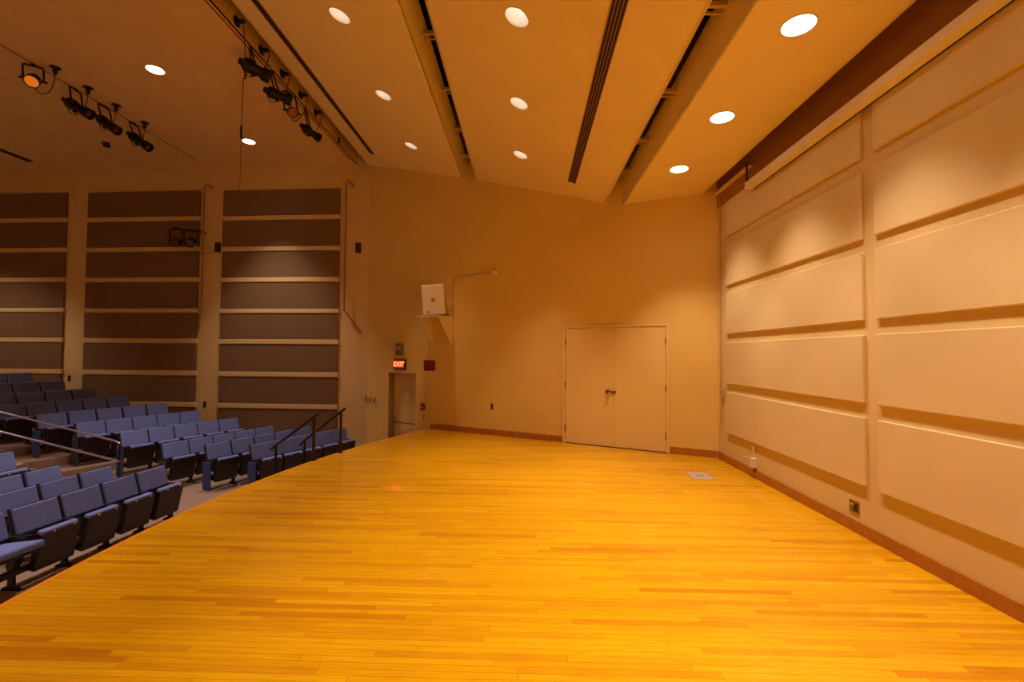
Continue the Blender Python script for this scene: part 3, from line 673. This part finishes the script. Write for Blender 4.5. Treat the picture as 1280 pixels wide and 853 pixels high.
# ------------------------------------------------------------------ theatre chairs
def make_chair(wid=.50, seat_down=False, endp=None):
    t = thing('theatre_chair', '', 'chair')
    hw = wid/2 - .022
    tilt = Matrix.Translation((.085, 0, .53)) @ Matrix.Rotation(math.radians(-16), 4, 'Y')
    b = new_bm(); add_box(b, -.045, -.012, -hw-.006, hw+.006, -.18, .295, M=tilt); obj('back_shell', b, M_SHELL, t, bevel=.012)
    b = new_bm(); vs = add_box(b, -.014, .028, -hw+.004, hw-.004, .0, .284, M=tilt); obj('backrest', b, M_BLUE, t, bevel=.016, seg=3)
    if not seat_down:
        sm = Matrix.Translation((.26, 0, .17)) @ Matrix.Rotation(math.radians(12), 4, 'Y')
        b = new_bm(); add_box(b, -.058, .022, -hw+.02, hw-.02, -.02, .385, M=sm); pan = obj('seat_pan', b, M_UNDER, t, bevel=.012)
        b = new_bm(); add_box(b, -.068, .010, -hw+.035, hw-.035, .0, .408, M=sm); obj('seat', b, M_BLUE, t, bevel=.02, seg=3)
        for yy in (-.09, .13):
            b = new_bm(); add_box(b, .004, .026, yy-.014, yy+.014, .380, .400, M=sm); obj('screw', b, M_CHROME, pan)
    else:
        sm = Matrix.Translation((.12, 0, .42)) @ Matrix.Rotation(math.radians(82), 4, 'Y')
        b = new_bm(); add_box(b, -.012, .022, -hw+.02, hw-.02, -.02, .42, M=sm); obj('seat_pan', b, M_UNDER, t, bevel=.012)
        b = new_bm(); add_box(b, -.085, -.008, -hw+.024, hw-.024, -.02, .44, M=sm); obj('seat', b, M_BLUE, t, bevel=.03, seg=3)
    for sg in (-1, 1):
        yy = sg*(wid/2 - .012)
        b = new_bm(); add_prism(b, [(.02, .52), (.27, .535), (.27, .51), (.20, .36), (.14, .20), (.08, .20), (.05, .36)], yy-.010, yy+.010, M=Matrix(((1,0,0,0),(0,0,1,0),(0,1,0,0),(0,0,0,1)))); obj('side_frame', b, M_SHELL, t)
        b = new_bm(); add_box(b, .02, .28, yy-.011, yy+.011, .535, .552); obj('armrest', b, M_SHELL, t, bevel=.004)
    b = new_bm(); add_prism(b, [(.02, 0), (.24, 0), (.20, .035), (.16, .05), (.155, .2), (.105, .2), (.10, .05), (.05, .03)], wid/2 - .03, wid/2 + .006, M=Matrix(((1,0,0,0),(0,0,1,0),(0,1,0,0),(0,0,0,1)))); obj('foot', b, M_BLACK, t)
    if endp:
        b = new_bm(); add_box(b, .01, .23, -wid/2 - .02, -wid/2 + .0, .01, .51, M=None); obj('end_panel', b, endp, t, bevel=.008)
    return t
protos = {}
def chair(kind, x, y, z, fx, fy, label, group):
    rz = math.atan2(fy, fx)
    if kind not in protos:
        e = {'blue': M_BLUEP, 'grey': M_GREYP}.get(kind)
        t = make_chair(endp=e, seat_down=(kind == 'down')); protos[kind] = t
        t.location = (x, y, z); t.rotation_euler = (0, 0, rz); t['label'] = label; t['group'] = group
        return t
    return dup(protos[kind], (x, y, z), rz, label, group)
seen = {7: 5, 8: 4, 9: 3, 10: 2}
for num, p, q, z in rows:
    p = Vector((*p, 0)); q = Vector((*q, 0)); u = (q - p).normalized(); L_ = (q - p).length; pit = L_/5
    fx, fy = u.y, -u.x
    nn = seen.get(num, 5)
    for i in range(5 - nn, 5):
        c = p + u*(pit*(i + .5))
        kind = 'plain'
        if i == 0: kind = 'blue' if num in (1, 2, 4, 6) else 'grey'
        j = i + 1
        wh = ['on the aisle', 'second from the aisle', 'middle of the row', 'second from the side wall', 'next to the side wall'][i]
        chair(kind, c.x, c.y, z, fx, fy, 'blue tip-up theatre chair, %s row of the far block, %s' % (ORD[num], wh), 'theatre chairs in the block by the side wall')
    a_ = p + u*(pit*(5-nn)); e_ = q; rz = math.atan2(u.y, u.x)
    fwv = Vector((fx, fy, 0)); mid = (a_ + e_)/2
    o = boxobj('seat_beam', (-(e_-a_).length/2 + .02, (e_-a_).length/2 - .01, -.025, .025, -.03, .03), M_BLACK)
    o.location = mid + fwv*.13 + Vector((0, 0, z + .20 - .0)); o.rotation_euler = (0, 0, rz)
    tag(o, 'dark steel beam carrying the chairs of the %s row by the side wall' % ORD[num], 'beam', 'seat beams')
# end arm of the front row
near = [(1, 6.72, 6, -.85, .5), (2, 6.64, 3, -.85, .5), (3, 6.64, 2, -.85, .5), (4, 6.84, 1, -.70, .5)]
for num, ye, cnt, z, pit in near:
    for i in range(cnt):
        lean = .0 if num == 1 else -.06
        yc = ye - pit*(i + .5); xc = nearx[num] - (.02*i if num == 1 else .02*i)
        if num == 1 and i > 3: yc -= .03
        kind = 'down' if (num == 1 and i >= 4) else 'nearplain'
        wh = ['on the aisle', 'second from the aisle', 'third from the aisle', 'fourth from the aisle', 'fifth from the aisle', 'sixth from the aisle'][i]
        chair(kind, xc, yc, z, 1, -.04, 'blue chair%s, %s row of the near block, %s' % (' with seat lowered' if kind == 'down' else '', ORD[num], wh), 'theatre chairs in the near block')
    o = boxobj('seat_beam', (-.025, .025, -cnt*pit/2, cnt*pit/2 - .03, -.03, .03), M_BLACK)
    o.location = (nearx[num] + .13, ye - cnt*pit/2, z + .20); tag(o, 'dark steel beam carrying the chairs of the %s row nearest the camera' % ORD[num], 'beam', 'seat beams')

# ------------------------------------------------------------------ rails
def pipe(pts, r, name, m, parent): 
    b = new_bm(); add_tube(b, pts, r, 10); return obj(name, b, m, parent, smooth=True)
t = thing('aisle_handrail', 'long satin double handrail sloping up the auditorium aisle', 'handrail', (-6.87, 7.6, -.70))
pipe([(-.07, 0, .70), (-.04, 0, .79), (-.12, 0, .825), (-2.17, 0, 1.30), (-3.6, 0, 1.63)], .016, 'top_rail', M_RAIL, t)
pipe([(-.02, 0, .478), (-2.15, 0, .962), (-3.6, 0, 1.29)], .017, 'lower_rail', M_RAIL, t)
pipe([(-.035, 0, -.0), (-.035, 0, .48), (-.04, 0, .79)], .014, 'post', M_BRONZE, t)
pipe([(-2.9, 0, .2), (-2.9, 0, 1.47)], .016, 'post', M_RAIL, t)
for i, (hi, lo, lab) in enumerate((((-3.24, 6.93, .66), (-3.977, 7.2, .168), 'dark stair handrail at the stage edge, the one nearer the camera'), ((-3.055, 7.50, .675), (-3.756, 7.7, .153), 'dark stair handrail at the stage edge, the one nearer the side wall'))):
    t = thing('stair_handrail', lab, 'handrail', (hi[0], hi[1], 0), group='stage stair handrails')
    h = Vector((0, 0, hi[2])); l = Vector((lo[0]-hi[0], lo[1]-hi[1], lo[2])); dd = (h - l).normalized()
    pipe([l - dd*.12 - Vector((0,0,.015)), l - dd*.05, h + dd*.05, h + dd*.10], .02, 'rail', M_BRONZE, t)
    pipe([(0, 0, 0), (0, 0, hi[2] - .01)], .02 if i else .024, 'post', M_BRONZE, t)
    pipe([(l.x, l.y, FZ), (l.x, l.y, l.z - .01)], .02, 'post', M_BRONZE, t)
    b = new_bm(); lathe(b, [(0, 0), (.045, 0), (.045, .01), (0, .012)], n=16); obj('flange', b, M_BRONZE, t)
# stage steps
t = thing('stage_steps', 'carpeted steps from the auditorium floor up to the stage edge', 'steps', (-3.19, 7.22, FZ), math.radians(162))
for i in range(4): boxobj('step', (0.06, .96 - .23*i, -.21, .21, .17*i + .0005, .17*(i+1)), M_CARPET, t, bevel=.01)
